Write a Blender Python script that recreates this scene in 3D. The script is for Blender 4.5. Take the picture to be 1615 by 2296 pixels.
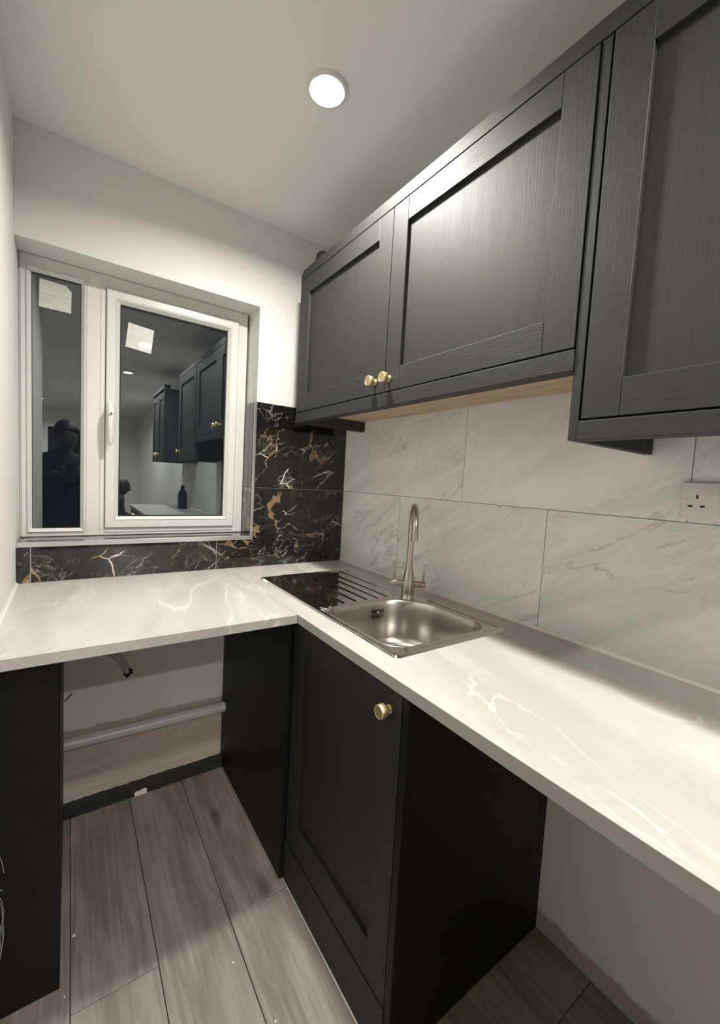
import bpy, bmesh, math, random
from mathutils import Vector, Matrix

# ------------------------------------------------------------------ clear
for o in list(bpy.data.objects):
    bpy.data.objects.remove(o, do_unlink=True)
scene = bpy.context.scene
COL = scene.collection
R = random.Random(7)

# ------------------------------------------------------------------ camera
cd = bpy.data.cameras.new('camera')
cam = bpy.data.objects.new('camera', cd)
COL.objects.link(cam)
cd.sensor_fit = 'VERTICAL'
cd.sensor_height = 24.0
cd.lens = 933.64 * 24.0 / 2296.0
cd.clip_start = 0.005
cr = Vector((0.82114576, -0.56813222, 0.0542717))
cu = Vector((-0.00295866, 0.09085475, 0.99585976))
cf = Vector((0.57071085, 0.8179066, -0.07292408))
CAM = Vector((-1.1638, -1.8304, 1.32746))
m = Matrix.Identity(4)
for i in range(3):
    m[i][0], m[i][1], m[i][2], m[i][3] = cr[i], cu[i], -cf[i], CAM[i]
cam.matrix_world = m
scene.camera = cam

# ------------------------------------------------------------------ world, exposure
w = bpy.data.worlds.new('night')
scene.world = w
w.use_nodes = True
bg = w.node_tree.nodes['Background']
bg.inputs[0].default_value = (0.010, 0.012, 0.016, 1)     # dark night outside
bg.inputs[1].default_value = 1.0
scene.view_settings.view_transform = 'Standard'
scene.view_settings.look = 'None'
scene.view_settings.gamma = 1
scene.view_settings.use_curve_mapping = False
scene.view_settings.exposure = 0.55
LAMP_WATTS = 14.0          # each ceiling downlight
LAMP_SPREAD = math.radians(158)
LAMP_COLOUR = (1.0, 0.975, 0.905)

# ------------------------------------------------------------------ measures (metres)
W = 1.319          # left wall at x = -W, right wall tiles at x = 0, back wall tiles at y = 0
ZC = 2.4355        # ceiling
ZW, TH = 0.91, 0.028
D1, D2 = 0.5896, 0.7047
ZJ, ZT = 1.2744, 1.658
ZR, ZS = 2.0724, 1.0365
XR = 0.4787
YREAR = -8.0

# ------------------------------------------------------------------ materials
def new_mat(name):
    mt = bpy.data.materials.new(name)
    mt.use_nodes = True
    return mt, mt.node_tree, mt.node_tree.nodes['Principled BSDF']

class G:
    """small node helper"""
    def __init__(s, nt): s.nt = nt
    def n(s, t, **kw):
        nd = s.nt.nodes.new(t)
        for k, v in kw.items(): setattr(nd, k, v)
        return nd
    def link(s, a, b): s.nt.links.new(a, b)
    def setin(s, nd, i, v):
        if v is None: return
        if isinstance(v, bpy.types.NodeSocket): s.link(v, nd.inputs[i])
        else: nd.inputs[i].default_value = v
    def math(s, op, a, b=None, c=None, clamp=False):
        nd = s.n('ShaderNodeMath', operation=op); nd.use_clamp = clamp
        s.setin(nd, 0, a); s.setin(nd, 1, b); s.setin(nd, 2, c)
        return nd.outputs[0]
    def vmath(s, op, a, b=None):
        nd = s.n('ShaderNodeVectorMath', operation=op)
        s.setin(nd, 0, a); s.setin(nd, 1, b)
        return nd.outputs[0]
    def pos(s): return s.n('ShaderNodeNewGeometry').outputs['Position']
    def rnd(s): return s.n('ShaderNodeObjectInfo').outputs['Random']
    def mapped(s, vec, scale=(1, 1, 1), rot=(0, 0, 0)):
        nd = s.n('ShaderNodeMapping')
        s.link(vec, nd.inputs[0]); nd.inputs['Scale'].default_value = scale; nd.inputs['Rotation'].default_value = rot
        return nd.outputs[0]
    def noise(s, vec, scale, detail=4, rough=.55, dist=0.0):
        nd = s.n('ShaderNodeTexNoise')
        s.link(vec, nd.inputs['Vector'])
        nd.inputs['Scale'].default_value = scale; nd.inputs['Detail'].default_value = detail
        nd.inputs['Roughness'].default_value = rough; nd.inputs['Distortion'].default_value = dist
        return nd.outputs['Fac']
    def rng(s, v, a, b, c=0.0, d=1.0):
        nd = s.n('ShaderNodeMapRange'); nd.interpolation_type = 'SMOOTHSTEP'
        s.setin(nd, 0, v)
        for i, q in enumerate((a, b, c, d)): nd.inputs[i + 1].default_value = q
        return nd.outputs[0]
    def vein(s, vec, scale, width, detail=5, rough=.55, dist=0.6, off=0.0):
        if off: vec = s.vmath('ADD', vec, (off, off * .7, off * 1.3))
        f = s.noise(vec, scale, detail, rough, dist)
        a = s.math('ABSOLUTE', s.math('SUBTRACT', f, 0.5))
        return s.rng(a, 0.0, width, 1.0, 0.0)
    def mix(s, fac, a, b):
        nd = s.n('ShaderNodeMix', data_type='RGBA')
        s.setin(nd, 0, fac)
        for i, q in ((6, a), (7, b)):
            s.setin(nd, i, (*q, 1) if isinstance(q, tuple) and len(q) == 3 else q)
        return nd.outputs[2]
    def bump(s, h, strength, dist, bsdf):
        nd = s.n('ShaderNodeBump'); nd.inputs['Strength'].default_value = strength
        nd.inputs['Distance'].default_value = dist
        s.link(h, nd.inputs['Height']); s.link(nd.outputs[0], bsdf.inputs['Normal'])

def plain(name, col, rough=.5, metal=0.0, spec=None, fine=0.0, fscale=60):
    mt, nt, b = new_mat(name); g = G(nt)
    if fine:
        f = g.noise(g.pos(), fscale, 4)
        k = g.rng(f, .3, .7)
        lo = tuple(max(0, c * (1 - fine)) for c in col); hi = tuple(min(1, c * (1 + fine)) for c in col)
        g.link(g.mix(k, lo, hi), b.inputs['Base Color'])
    else:
        b.inputs['Base Color'].default_value = (*col, 1)
    b.inputs['Roughness'].default_value = rough
    b.inputs['Metallic'].default_value = metal
    if spec is not None: b.inputs['Specular IOR Level'].default_value = spec
    return mt

M = {}
def mat_paint(name, col, bumpy=.12):
    mt, nt, b = new_mat(name); g = G(nt); p = g.pos()
    big = g.noise(p, 1.7, 3)
    g.link(g.mix(g.rng(big, .35, .65), tuple(c * .97 for c in col), col), b.inputs['Base Color'])
    b.inputs['Roughness'].default_value = .62
    b.inputs['Specular IOR Level'].default_value = .3
    g.bump(g.noise(p, 190, 3), bumpy, .0015, b)
    return mt
M['paint'] = mat_paint('white_wall_paint', (.80, .795, .765))
M['ceil'] = mat_paint('ceiling_paint', (.86, .855, .83), .06)
def mat_backwall():
    mt, nt, b = new_mat('back_wall_paint_and_plaster'); g = G(nt); p = g.pos()
    sp = g.n('ShaderNodeSeparateXYZ'); g.link(p, sp.inputs[0])
    edge = g.math('ADD', sp.outputs[2], g.math('MULTIPLY', g.math('SUBTRACT', g.noise(p, 9, 5), .5), .04))
    k = g.rng(edge, .322, .327)
    streak = g.noise(g.mapped(p, (2, 1, 30)), 3, 4)
    plaster = g.mix(g.rng(streak, .3, .7), (.47, .43, .36), (.56, .515, .44))
    big = g.noise(p, 1.7, 3)
    paint = g.mix(g.rng(big, .35, .65), (.73, .727, .70), (.76, .757, .73))
    g.link(g.mix(k, plaster, paint), b.inputs['Base Color'])
    b.inputs['Roughness'].default_value = .65
    b.inputs['Specular IOR Level'].default_value = .3
    g.bump(g.noise(p, 190, 3), .12, .0015, b)
    return mt
M['backwall'] = mat_backwall()
def mat_rightwall():
    mt, nt, b = new_mat('right_wall_paint_with_bare_foot'); g = G(nt); p = g.pos()
    sp = g.n('ShaderNodeSeparateXYZ'); g.link(p, sp.inputs[0])
    edge = g.math('ADD', sp.outputs[2], g.math('MULTIPLY', g.math('SUBTRACT', g.noise(p, 6, 5), .5), .12))
    k = g.rng(edge, .05, .065)
    g.link(g.mix(k, (.40, .37, .33), (.72, .715, .68)), b.inputs['Base Color'])
    b.inputs['Roughness'].default_value = .7
    g.bump(g.noise(p, 160, 3), .15, .0015, b)
    return mt
M['rightwall'] = mat_rightwall()

def mat_black_marble():
    mt, nt, b = new_mat('black_marble_with_gold_and_white_veins'); g = G(nt)
    p0 = g.pos(); r = g.rnd()
    off = g.n('ShaderNodeCombineXYZ')
    g.link(g.math('MULTIPLY', r, 31.0), off.inputs[0]); g.link(g.math('MULTIPLY', r, 17.0), off.inputs[2])
    p = g.vmath('ADD', p0, off.outputs[0])
    p = g.mapped(p, (1.0, 1.0, 1.0), (0, math.radians(32), 0))
    # cracks: warped voronoi edges
    warp = g.n('ShaderNodeTexNoise'); g.link(p, warp.inputs['Vector'])
    warp.inputs['Scale'].default_value = 5; warp.inputs['Detail'].default_value = 5
    pw = g.vmath('ADD', p, g.vmath('SCALE', g.vmath('SUBTRACT', warp.outputs['Color'], (.5, .5, .5))))
    sc = pw.node; sc.inputs[1].default_value = (0, 0, 0)
    scn = [n_ for n_ in nt.nodes if n_.type == 'VECT_MATH' and n_.operation == 'SCALE'][0]
    scn.inputs['Scale'].default_value = .10
    g.link(scn.outputs[0], sc.inputs[1])
    def crack(vec, scale, w_):
        v = g.n('ShaderNodeTexVoronoi'); v.feature = 'DISTANCE_TO_EDGE'
        v.inputs['Scale'].default_value = scale; g.link(vec, v.inputs['Vector'])
        return g.rng(v.outputs['Distance'], 0.0, w_, 1.0, 0.0)
    ps = g.mapped(pw, (1.0, 1.0, 2.1))
    mask1 = g.rng(g.noise(p, 5.5, 4), .53, .60)
    mask2 = g.rng(g.noise(g.vmath('ADD', p, (9, 3, 5)), 9.0, 4), .50, .64)
    mask3 = g.rng(g.noise(g.vmath('ADD', p, (3, 8, 11)), 4.0, 3), .47, .60)
    c1 = g.math('MULTIPLY', crack(ps, 4.5, .016), mask1)
    c2 = g.math('MULTIPLY', crack(ps, 13.0, .022), g.math('MULTIPLY', mask2, .40))
    fine = g.math('MULTIPLY', g.vein(ps, 2.6, .0042, 9, .66, .3, 4.0), g.math('MULTIPLY', mask3, .75))
    fine2 = g.math('MULTIPLY', g.vein(ps, 5.0, .006, 9, .66, .3, 14.0), g.math('MULTIPLY', mask2, .35))
    fine = g.math('MAXIMUM', fine, fine2)
    band = g.vein(pw, 1.5, .032, 4, .6, .6, 33.0)
    gold_area = g.math('MULTIPLY', g.rng(g.math('MULTIPLY', band, g.noise(g.vmath('ADD', pw, (21, 4, 2)), 14.0, 5)), .40, .45),
                       g.rng(g.noise(g.vmath('ADD', p, (2, 14, 7)), 3.4, 2), .46, .54))
    cloud = g.rng(g.noise(p, 8, 4), .45, .75)
    col = g.mix(cloud, (.0075, .007, .0065), (.019, .0175, .016))
    ochre = g.mix(g.noise(p, 40, 5), (.17, .085, .045), (.42, .29, .17))
    col = g.mix(g.math('MULTIPLY', gold_area, .75), col, ochre)
    tint = g.mix(g.rng(g.noise(p, 3.0, 2), .48, .6), (.80, .78, .74), (.55, .36, .22))
    vs = g.math('MAXIMUM', g.math('MAXIMUM', c1, c2), fine, clamp=True)
    g.link(g.mix(vs, col, tint), b.inputs['Base Color'])
    b.inputs['Roughness'].default_value = .07
    b.inputs['Coat Weight'].default_value = .3; b.inputs['Coat Roughness'].default_value = .03
    return mt
M['black_tile'] = mat_black_marble()

def mat_grey_stone():
    mt, nt, b = new_mat('pale_grey_stone_tile'); g = G(nt)
    p0 = g.pos(); r = g.rnd()
    off = g.n('ShaderNodeCombineXYZ')
    g.link(g.math('MULTIPLY', r, 23.0), off.inputs[1]); g.link(g.math('MULTIPLY', r, 11.0), off.inputs[2])
    p = g.vmath('ADD', p0, off.outputs[0])
    pr_ = g.mapped(p, (1, 1, 1), (math.radians(28), 0, 0))
    ps = g.mapped(pr_, (1, .55, 2.4))
    cloud = g.noise(ps, 2.6, 7, .6, .7)
    col = g.mix(g.rng(cloud, .34, .68), (.71, .715, .685), (.855, .855, .825))
    speck = g.noise(ps, 22, 7, .75)
    mott = g.math('MULTIPLY', g.rng(g.noise(p, 48, 6, .7), .50, .70), g.rng(g.noise(g.vmath('ADD', p, (7, 1, 3)), 3.5, 3), .48, .62))
    col = g.mix(g.math('MULTIPLY', mott, .38), col, (.42, .415, .39))
    col = g.mix(g.math('MULTIPLY', g.rng(speck, .50, .66), .40), col, (.86, .85, .81))
    dark = g.math('MULTIPLY', g.vein(ps, 1.6, .013, 7, .60, .4, 5.0), g.rng(g.noise(p, 3.1, 2), .42, .56))
    col = g.mix(g.math('MULTIPLY', dark, .55), col, (.36, .35, .325))
    white = g.math('MULTIPLY', g.vein(ps, 2.6, .014, 7, .62, .8, 15.0), g.rng(g.noise(p, 2.7, 2), .44, .6))
    col = g.mix(g.math('MULTIPLY', white, .6), col, (.92, .91, .87))
    pits = g.rng(g.noise(p, 55, 2), .72, .78)
    col = g.mix(g.math('MULTIPLY', pits, .25), col, (.2, .19, .17))
    g.link(col, b.inputs['Base Color'])
    b.inputs['Roughness'].default_value = .33
    g.bump(g.noise(p, 60, 5), .05, .002, b)
    return mt
M['grey_tile'] = mat_grey_stone()

def mat_worktop():
    mt, nt, b = new_mat('pale_marble_laminate'); g = G(nt); p = g.pos()
    q = g.mapped(p, (1, 1, 1), (0, 0, math.radians(14)))
    ps = g.mapped(q, (2.1, .62, 1))
    cloud = g.noise(ps, 2.3, 6, .55, .6)
    col = g.mix(g.rng(cloud, .34, .66), (.44, .43, .40), (.53, .52, .485))
    v1 = g.math('MULTIPLY', g.vein(ps, 1.5, .0075, 5, .50, .25, 3.0), g.rng(g.noise(p, 2.1, 2), .44, .58))
    v2 = g.math('MULTIPLY', g.vein(ps, 2.6, .009, 5, .52, .3, 8.0), g.rng(g.noise(p, 3.4, 2), .5, .66))
    soft = g.math('MULTIPLY', g.vein(ps, 1.5, .05, 5, .50, .25, 3.0), .20)
    grey = g.math('MULTIPLY', g.vein(ps, 2.0, .02, 7, .6, .8, 29.0), g.rng(g.noise(p, 2.9, 2), .5, .68))
    col = g.mix(g.math('MULTIPLY', grey, .35), col, (.36, .35, .315))
    col = g.mix(soft, col, (.70, .69, .65))
    vs = g.math('MAXIMUM', v1, g.math('MULTIPLY', v2, .7), clamp=True)
    g.link(g.mix(g.math('MULTIPLY', vs, .58), col, (.84, .83, .79)), b.inputs['Base Color'])
    b.inputs['Roughness'].default_value = .34
    g.bump(g.noise(p, 240, 2), .05, .0008, b)
    return mt
M['worktop'] = mat_worktop()

def mat_cab(name, scale):
    mt, nt, b = new_mat(name); g = G(nt)
    p = g.vmath('ADD', g.pos(), g.vmath('MULTIPLY', g.n('ShaderNodeObjectInfo').outputs['Location'], (0.0, 3.1, 1.7)))
    s = g.mapped(p, scale)
    wob = g.noise(g.mapped(p, tuple(c * .12 for c in scale)), 1.0, 3)
    grain = g.noise(s, 1.0, 5, .6, .5)
    pores = g.rng(grain, .48, .66)
    col = g.mix(pores, (.020, .0198, .020), (.011, .0108, .011))
    g.link(col, b.inputs['Base Color'])
    g.link(g.math('ADD', g.math('MULTIPLY', wob, .08), .58), b.inputs['Roughness'])
    b.inputs['Specular IOR Level'].default_value = .62
    inv = g.math('SUBTRACT', 1.0, pores)
    g.bump(inv, .34, .0004, b)
    return mt
M['cab_v'] = mat_cab('dark_woodgrain_upright', (330, 330, 14))
M['cab_h'] = mat_cab('dark_woodgrain_level', (330, 14, 330))
M['cab_dark'] = plain('dark_smooth_board', (.0042, .0042, .0046), .5, spec=.3, fine=.2, fscale=25)
M['oak'] = None
def mat_oak():
    mt, nt, b = new_mat('oak_effect_board'); g = G(nt); p = g.pos()
    s = g.mapped(p, (45, 2.5, 45))
    f = g.noise(s, 1.0, 5, .6, .8)
    g.link(g.mix(g.rng(f, .3, .7), (.42, .29, .18), (.60, .455, .31)), b.inputs['Base Color'])
    b.inputs['Roughness'].default_value = .5
    return mt
M['oak'] = mat_oak()

def mat_floor():
    mt, nt, b = new_mat('grey_brown_oak_plank'); g = G(nt)
    r = g.rnd()
    off = g.n('ShaderNodeCombineXYZ')
    g.link(g.math('MULTIPLY', r, 7.0), off.inputs[0]); g.link(g.math('MULTIPLY', r, 41.0), off.inputs[1])
    p = g.vmath('ADD', g.pos(), off.outputs[0])
    s = g.mapped(p, (6, 1.1, 6))
    cloud = g.noise(s, 1.6, 5, .55, 1.0)
    streak = g.noise(g.mapped(p, (95, 3.5, 1)), 1.0, 5, .62, .5)
    col = g.mix(g.rng(cloud, .33, .68), (.19, .165, .143), (.32, .287, .257))
    col = g.mix(g.math('MULTIPLY', g.rng(streak, .44, .68), .55), col, (.15, .128, .110))
    col = g.mix(g.math('MULTIPLY', g.rng(streak, .50, .28), .35), col, (.38, .345, .315))
    kn = g.n('ShaderNodeTexVoronoi'); g.link(g.mapped(p, (7, 2.6, 1)), kn.inputs['Vector']); kn.inputs['Scale'].default_value = 1.0
    knot = g.math('MULTIPLY', g.rng(kn.outputs['Distance'], .02, .20, 1.0, 0.0), .75)
    col = g.mix(knot, col, (.075, .06, .05))
    g.link(g.mix(g.math('MULTIPLY', r, .16), col, (.40, .36, .33)), b.inputs['Base Color'])
    b.inputs['Roughness'].default_value = .5
    g.bump(streak, .12, .001, b)
    return mt
M['plank'] = mat_floor()
M['subfloor'] = plain('dark_plank_joint', (.035, .03, .026), .8, fine=.1)
M['grout_light'] = plain('light_grey_grout', (.50, .49, .46), .8, fine=.1)
M['grout_dark'] = plain('mid_grey_grout', (.20, .195, .18), .8, fine=.1)
def mat_brushed(name, col, rough, scale, amt=.08):
    mt, nt, b = new_mat(name); g = G(nt)
    f = g.noise(g.mapped(g.pos(), scale), 1.0, 4)
    b.inputs['Base Color'].default_value = (*col, 1)
    b.inputs['Metallic'].default_value = 1
    g.link(g.math('ADD', g.math('MULTIPLY', f, amt), rough - amt / 2), b.inputs['Roughness'])
    return mt
M['alu'] = mat_brushed('brushed_aluminium', (.78, .78, .77), .28, (8, 8, 300))
M['steel'] = mat_brushed('polished_stainless_steel', (.60, .585, .56), .10, (300, 8, 8), .05)
M['bowl'] = mat_brushed('satin_stainless_steel', (.56, .535, .50), .24, (150, 150, 3), .05)
M['nickel'] = mat_brushed('brushed_nickel', (.50, .46, .41), .26, (260, 260, 5), .1)
M['chrome'] = plain('chrome', (.75, .75, .74), .08, 1.0)
M['brass'] = mat_brushed('satin_brass', (.90, .76, .42), .42, (30, 30, 200), .08)
M['upvc'] = plain('white_window_plastic', (.70, .695, .665), .28, fine=.015, fscale=5)
M['gasket'] = plain('black_rubber', (.01, .01, .011), .6, fine=.1)
M['white_plastic'] = plain('white_plastic', (.74, .725, .69), .35, fine=.02)
M['grey_plastic'] = plain('grey_white_waste_pipe_plastic', (.66, .67, .69), .32, fine=.05, fscale=20)
M['cable'] = plain('off_white_cable', (.55, .53, .48), .5, fine=.1)
M['hole'] = plain('dark_hole', (.012, .010, .009), .95, fine=.3)
M['black_paint'] = plain('flaking_black_paint', (.022, .022, .024), .55, fine=.35, fscale=30)
M['silicone'] = plain('white_silicone', (.80, .79, .74), .35, fine=.02)
M['chalk'] = plain('chalk_white', (.55, .56, .57), .9, fine=.2)
def mat_paper():
    mt, nt, b = new_mat('white_film_label'); g = G(nt); p = g.pos()
    f = g.noise(p, 14, 3, .5, 1.5)
    g.link(g.mix(g.rng(f, .35, .65), (.55, .56, .52), (.66, .66, .61)), b.inputs['Base Color'])
    b.inputs['Roughness'].default_value = .35
    b.inputs['Coat Weight'].default_value = 1.0; b.inputs['Coat Roughness'].default_value = .03
    g.bump(f, .12, .004, b)
    return mt
M['paper'] = mat_paper()
M['cloth'] = plain('dark_navy_cloth', (.012, .013, .017), .9, fine=.4, fscale=40)
M['cloth2'] = plain('dark_brown_cloth', (.020, .016, .013), .9, fine=.4, fscale=40)
M['skin'] = plain('brown_skin', (.045, .024, .017), .55, fine=.12, fscale=50)
M['hair'] = plain('black_hair', (.006, .005, .005), .6, fine=.4, fscale=120)
M['eye'] = plain('eye_white', (.2, .19, .18), .2, fine=.05)
M['phone'] = plain('black_phone', (.01, .01, .012), .2, fine=.1)
M['bottle'] = plain('dark_blue_bottle', (.012, .018, .04), .2, fine=.1)
def mat_glass():
    mt, nt, b = new_mat('window_glass'); g = G(nt)
    out = [n_ for n_ in nt.nodes if n_.type == 'OUTPUT_MATERIAL'][0]
    nt.nodes.remove(b)
    fr = g.n('ShaderNodeFresnel'); fr.inputs[0].default_value = 2.4      # two panes of double glazing
    tr = g.n('ShaderNodeBsdfTransparent'); tr.inputs[0].default_value = (.75, .78, .80, 1)
    gl = g.n('ShaderNodeBsdfGlossy'); gl.inputs['Roughness'].default_value = 0.0
    smear = g.rng(g.noise(g.pos(), 7, 4, .6, 1.0), .55, .8)
    g.link(g.math('MULTIPLY', smear, .012), gl.inputs['Roughness'])
    gl.inputs[0].default_value = (.92, .97, 1.0, 1)
    mx = g.n('ShaderNodeMixShader')
    g.link(fr.outputs[0], mx.inputs[0]); g.link(tr.outputs[0], mx.inputs[1]); g.link(gl.outputs[0], mx.inputs[2])
    g.link(mx.outputs[0], out.inputs[0])
    return mt
M['glass'] = mat_glass()
def mat_lamp():
    mt, nt, b = new_mat('lit_led_diffuser')
    b.inputs['Base Color'].default_value = (.9, .9, .9, 1)
    b.inputs['Emission Color'].default_value = (*LAMP_COLOUR, 1)
    b.inputs['Emission Strength'].default_value = 12.0
    return mt
M['lamp'] = mat_lamp()

# ------------------------------------------------------------------ geometry helpers
WORLD = {}
def tag(o, label=None, cat=None, group=None, kind=None):
    if label: o['label'] = label
    if cat: o['category'] = cat
    if group: o['group'] = group
    if kind: o['kind'] = kind
    return o
def empty(name, loc):
    o = bpy.data.objects.new(name, None); COL.objects.link(o)
    o.empty_display_size = .05
    o.location = loc; WORLD[o.name] = Vector(loc)
    return o
def obj(name, bm, mat, parent=None, smooth=False, origin=None):
    """bm holds world coordinates; origin is put at the base centre"""
    bmesh.ops.recalc_face_normals(bm, faces=bm.faces[:])
    xs = [v.co.x for v in bm.verts]; ys = [v.co.y for v in bm.verts]; zs = [v.co.z for v in bm.verts]
    c = Vector(origin) if origin else Vector(((min(xs) + max(xs)) / 2, (min(ys) + max(ys)) / 2, min(zs)))
    for v in bm.verts: v.co -= c
    me = bpy.data.meshes.new(name); bm.to_mesh(me); bm.free()
    for mm in (mat if isinstance(mat, list) else [mat]): me.materials.append(mm)
    if smooth:
        for p in me.polygons: p.use_smooth = True
    o = bpy.data.objects.new(name, me); COL.objects.link(o)
    WORLD[o.name] = c
    if parent is not None:
        o.parent = parent; o.location = c - WORLD[parent.name]
    else:
        o.location = c
    return o
def bbox(bm, x0, x1, y0, y1, z0, z1, bev=0.0, seg=1):
    x0, x1 = sorted((x0, x1)); y0, y1 = sorted((y0, y1)); z0, z1 = sorted((z0, z1))
    t = bmesh.new()
    bmesh.ops.create_cube(t, size=1)
    for v in t.verts:
        v.co = Vector((x0 + (v.co.x + .5) * (x1 - x0), y0 + (v.co.y + .5) * (y1 - y0), z0 + (v.co.z + .5) * (z1 - z0)))
    if bev:
        bmesh.ops.bevel(t, geom=t.edges[:], offset=bev, segments=seg, affect='EDGES', profile=.5)
    merge(bm, t)
def merge(bm, t):
    me = bpy.data.meshes.new('tmp'); t.to_mesh(me); t.free(); bm.from_mesh(me); bpy.data.meshes.remove(me)
def box(name, x0, x1, y0, y1, z0, z1, mat, parent=None, bev=0.0, seg=1):
    bm = bmesh.new(); bbox(bm, x0, x1, y0, y1, z0, z1, bev, seg)
    return obj(name, bm, mat, parent)
def prism(bm, pts, axis, a, b, bev=0.0):
    """extrude a polygon (2D pts) along axis between a and b"""
    t = bmesh.new()
    def mk(p, h):
        if axis == 'x': return (h, p[0], p[1])
        if axis == 'y': return (p[0], h, p[1])
        return (p[0], p[1], h)
    A = [t.verts.new(mk(p, a)) for p in pts]; B = [t.verts.new(mk(p, b)) for p in pts]
    t.faces.new(A); t.faces.new(B[::-1])
    n = len(pts)
    for i in range(n): t.faces.new((A[i], B[i], B[(i + 1) % n], A[(i + 1) % n]))
    bmesh.ops.recalc_face_normals(t, faces=t.faces[:])
    if bev: bmesh.ops.bevel(t, geom=t.edges[:], offset=bev, segments=1, affect='EDGES')
    merge(bm, t)
def tube(bm, pts, radii, n=16, cap=True):
    pts = [Vector(p) for p in pts]
    if not isinstance(radii, (list, tuple)): radii = [radii] * len(pts)
    up = None; rings = []
    for i, p in enumerate(pts):
        d = (pts[min(i + 1, len(pts) - 1)] - pts[max(i - 1, 0)]).normalized()
        if up is None:
            up = Vector((0, 0, 1)) if abs(d.z) < .9 else Vector((1, 0, 0))
        s = d.cross(up).normalized(); up = s.cross(d).normalized()
        rings.append([bm.verts.new(p + (s * math.cos(2 * math.pi * k / n) + up * math.sin(2 * math.pi * k / n)) * radii[i]) for k in range(n)])
    for a, b in zip(rings, rings[1:]):
        for k in range(n): bm.faces.new((a[k], a[(k + 1) % n], b[(k + 1) % n], b[k]))
    if cap:
        bm.faces.new(rings[0][::-1]); bm.faces.new(rings[-1])
def lathe(bm, prof, base, axis, n=24):
    """prof: (radius, height) along axis from base"""
    axis = Vector(axis).normalized(); base = Vector(base)
    pts = [base + axis * h for r_, h in prof]
    up = Vector((0, 0, 1)) if abs(axis.z) < .9 else Vector((1, 0, 0))
    s = axis.cross(up).normalized(); u = s.cross(axis)
    rings = []
    for (r_, h), p in zip(prof, pts):
        rings.append([bm.verts.new(p + (s * math.cos(2 * math.pi * k / n) + u * math.sin(2 * math.pi * k / n)) * max(r_, 1e-5)) for k in range(n)])
    for a, b in zip(rings, rings[1:]):
        for k in range(n): bm.faces.new((a[k], a[(k + 1) % n], b[(k + 1) % n], b[k]))
    bm.faces.new(rings[0][::-1]); bm.faces.new(rings[-1])
def shade(o, ang=35):
    for p in o.data.polygons: p.use_smooth = True
    o.data.set_sharp_from_angle(angle=math.radians(ang))
    return o
def ring_xz(bm, x0, x1, z0, z1, prof):
    """sweep a profile of (inset, y) round a rectangle in the xz plane with mitred corners"""
    loops = []
    for ins, y in prof:
        loops.append([bm.verts.new((x0 + ins, y, z0 + ins)), bm.verts.new((x1 - ins, y, z0 + ins)),
                      bm.verts.new((x1 - ins, y, z1 - ins)), bm.verts.new((x0 + ins, y, z1 - ins))])
    n = len(loops)
    for i in range(n):
        a, b = loops[i], loops[(i + 1) % n]
        for k in range(4): bm.faces.new((a[k], a[(k + 1) % 4], b[(k + 1) % 4], b[k]))

# ================================================================== THE SETTING
# floor and its planks
PW = .1965
XP0 = -.965
floor = box('floor', -3.1, .11, YREAR - .1, .28, -.06, -.008, M['subfloor'])
tag(floor, 'grey-brown oak plank floor', kind='structure')
def plank(x0, x1, y0, y1):
    g_ = .0009
    box('plank', x0 + g_, x1 - g_, y0 + g_, y1 - g_, -.0078, 0.0, M['plank'], floor, .0009)
ends = {-2: -.36, -1: -.716, 0: -1.06, 1: -.694, 2: -.28, 3: -1.16, 4: -1.374, 5: -1.374}
for k in range(-11, 6):
    x0 = XP0 + PW * k; x1 = x0 + PW
    x1 = min(x1, .009)
    if x1 - x0 < .02: continue
    e = ends.get(k, -.5 - .37 * (k % 3))
    L = 1.29
    ys = [.007, e]
    y = e
    while y > YREAR:
        y = max(y - L, YREAR); ys.append(y)
    for a, b in zip(ys, ys[1:]):
        if a - b > .02: plank(x0, x1, b, a)
for (x, y, r_) in [(-1.153, -.511, .0048), (-.795, -.815, .0026), (-1.173, -.665, .0022), (-.748, -.992, .0024)]:
    bm = bmesh.new()
    n = 10
    ring = [bm.verts.new((x + math.cos(a) * r_ * R.uniform(.75, 1.1), y + math.sin(a) * r_ * R.uniform(.9, 1.5), .0001)) for a in [2 * math.pi * i / n for i in range(n)]]
    top = bm.verts.new((x, y, .0012)); bm.faces.new(ring[::-1])
    for i in range(n): bm.faces.new((ring[i], ring[(i + 1) % n], top))
    obj('paint_speck', bm, M['silicone'], floor)

ceiling = box('ceiling', -3.1, .11, YREAR - .1, .28, ZC, ZC + .1, M['ceil'])
tag(ceiling, 'smooth white ceiling', kind='structure')

# back wall round the window opening
bm = bmesh.new()
bbox(bm, -W - .1, .11, .008, .28, -.008, ZS)
bbox(bm, -W - .1, .11, .008, .28, ZR, ZC)
bbox(bm, -XR, .11, .008, .28, ZS, ZR)
bbox(bm, -W - .1, -W, .008, .28, ZS, ZR)
wall_back = tag(obj('wall_back', bm, M['backwall']), 'white back wall holding the window', kind='structure')
wall_right = tag(box('wall_right', .01, .11, YREAR, .007, -.008, ZC - .0005, M['rightwall']), 'right wall behind the grey tiles', kind='structure')
wall_left = tag(box('wall_left', -W - .1, -W, -1.35, .007, -.008, ZC - .0005, M['paint']), 'white left wall', kind='structure')
tag(box('wall_partition', -3.0, -W - .1005, -1.35, -1.25, -.008, ZC - .0005, M['paint']), 'white wall of the room behind', kind='structure')
tag(box('wall_far_left', -3.1, -3.0, YREAR, -1.25, -.008, ZC - .0005, M['paint']), 'white side wall of the room behind', kind='structure')
bm = bmesh.new()
bbox(bm, -3.1, -1.53, YREAR - .1, YREAR, -.008, ZC - .0005)
bbox(bm, -.72, .11, YREAR - .1, YREAR, -.008, ZC - .0005)
bbox(bm, -1.53, -.72, YREAR - .1, YREAR, 2.06, ZC - .0005)
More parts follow.
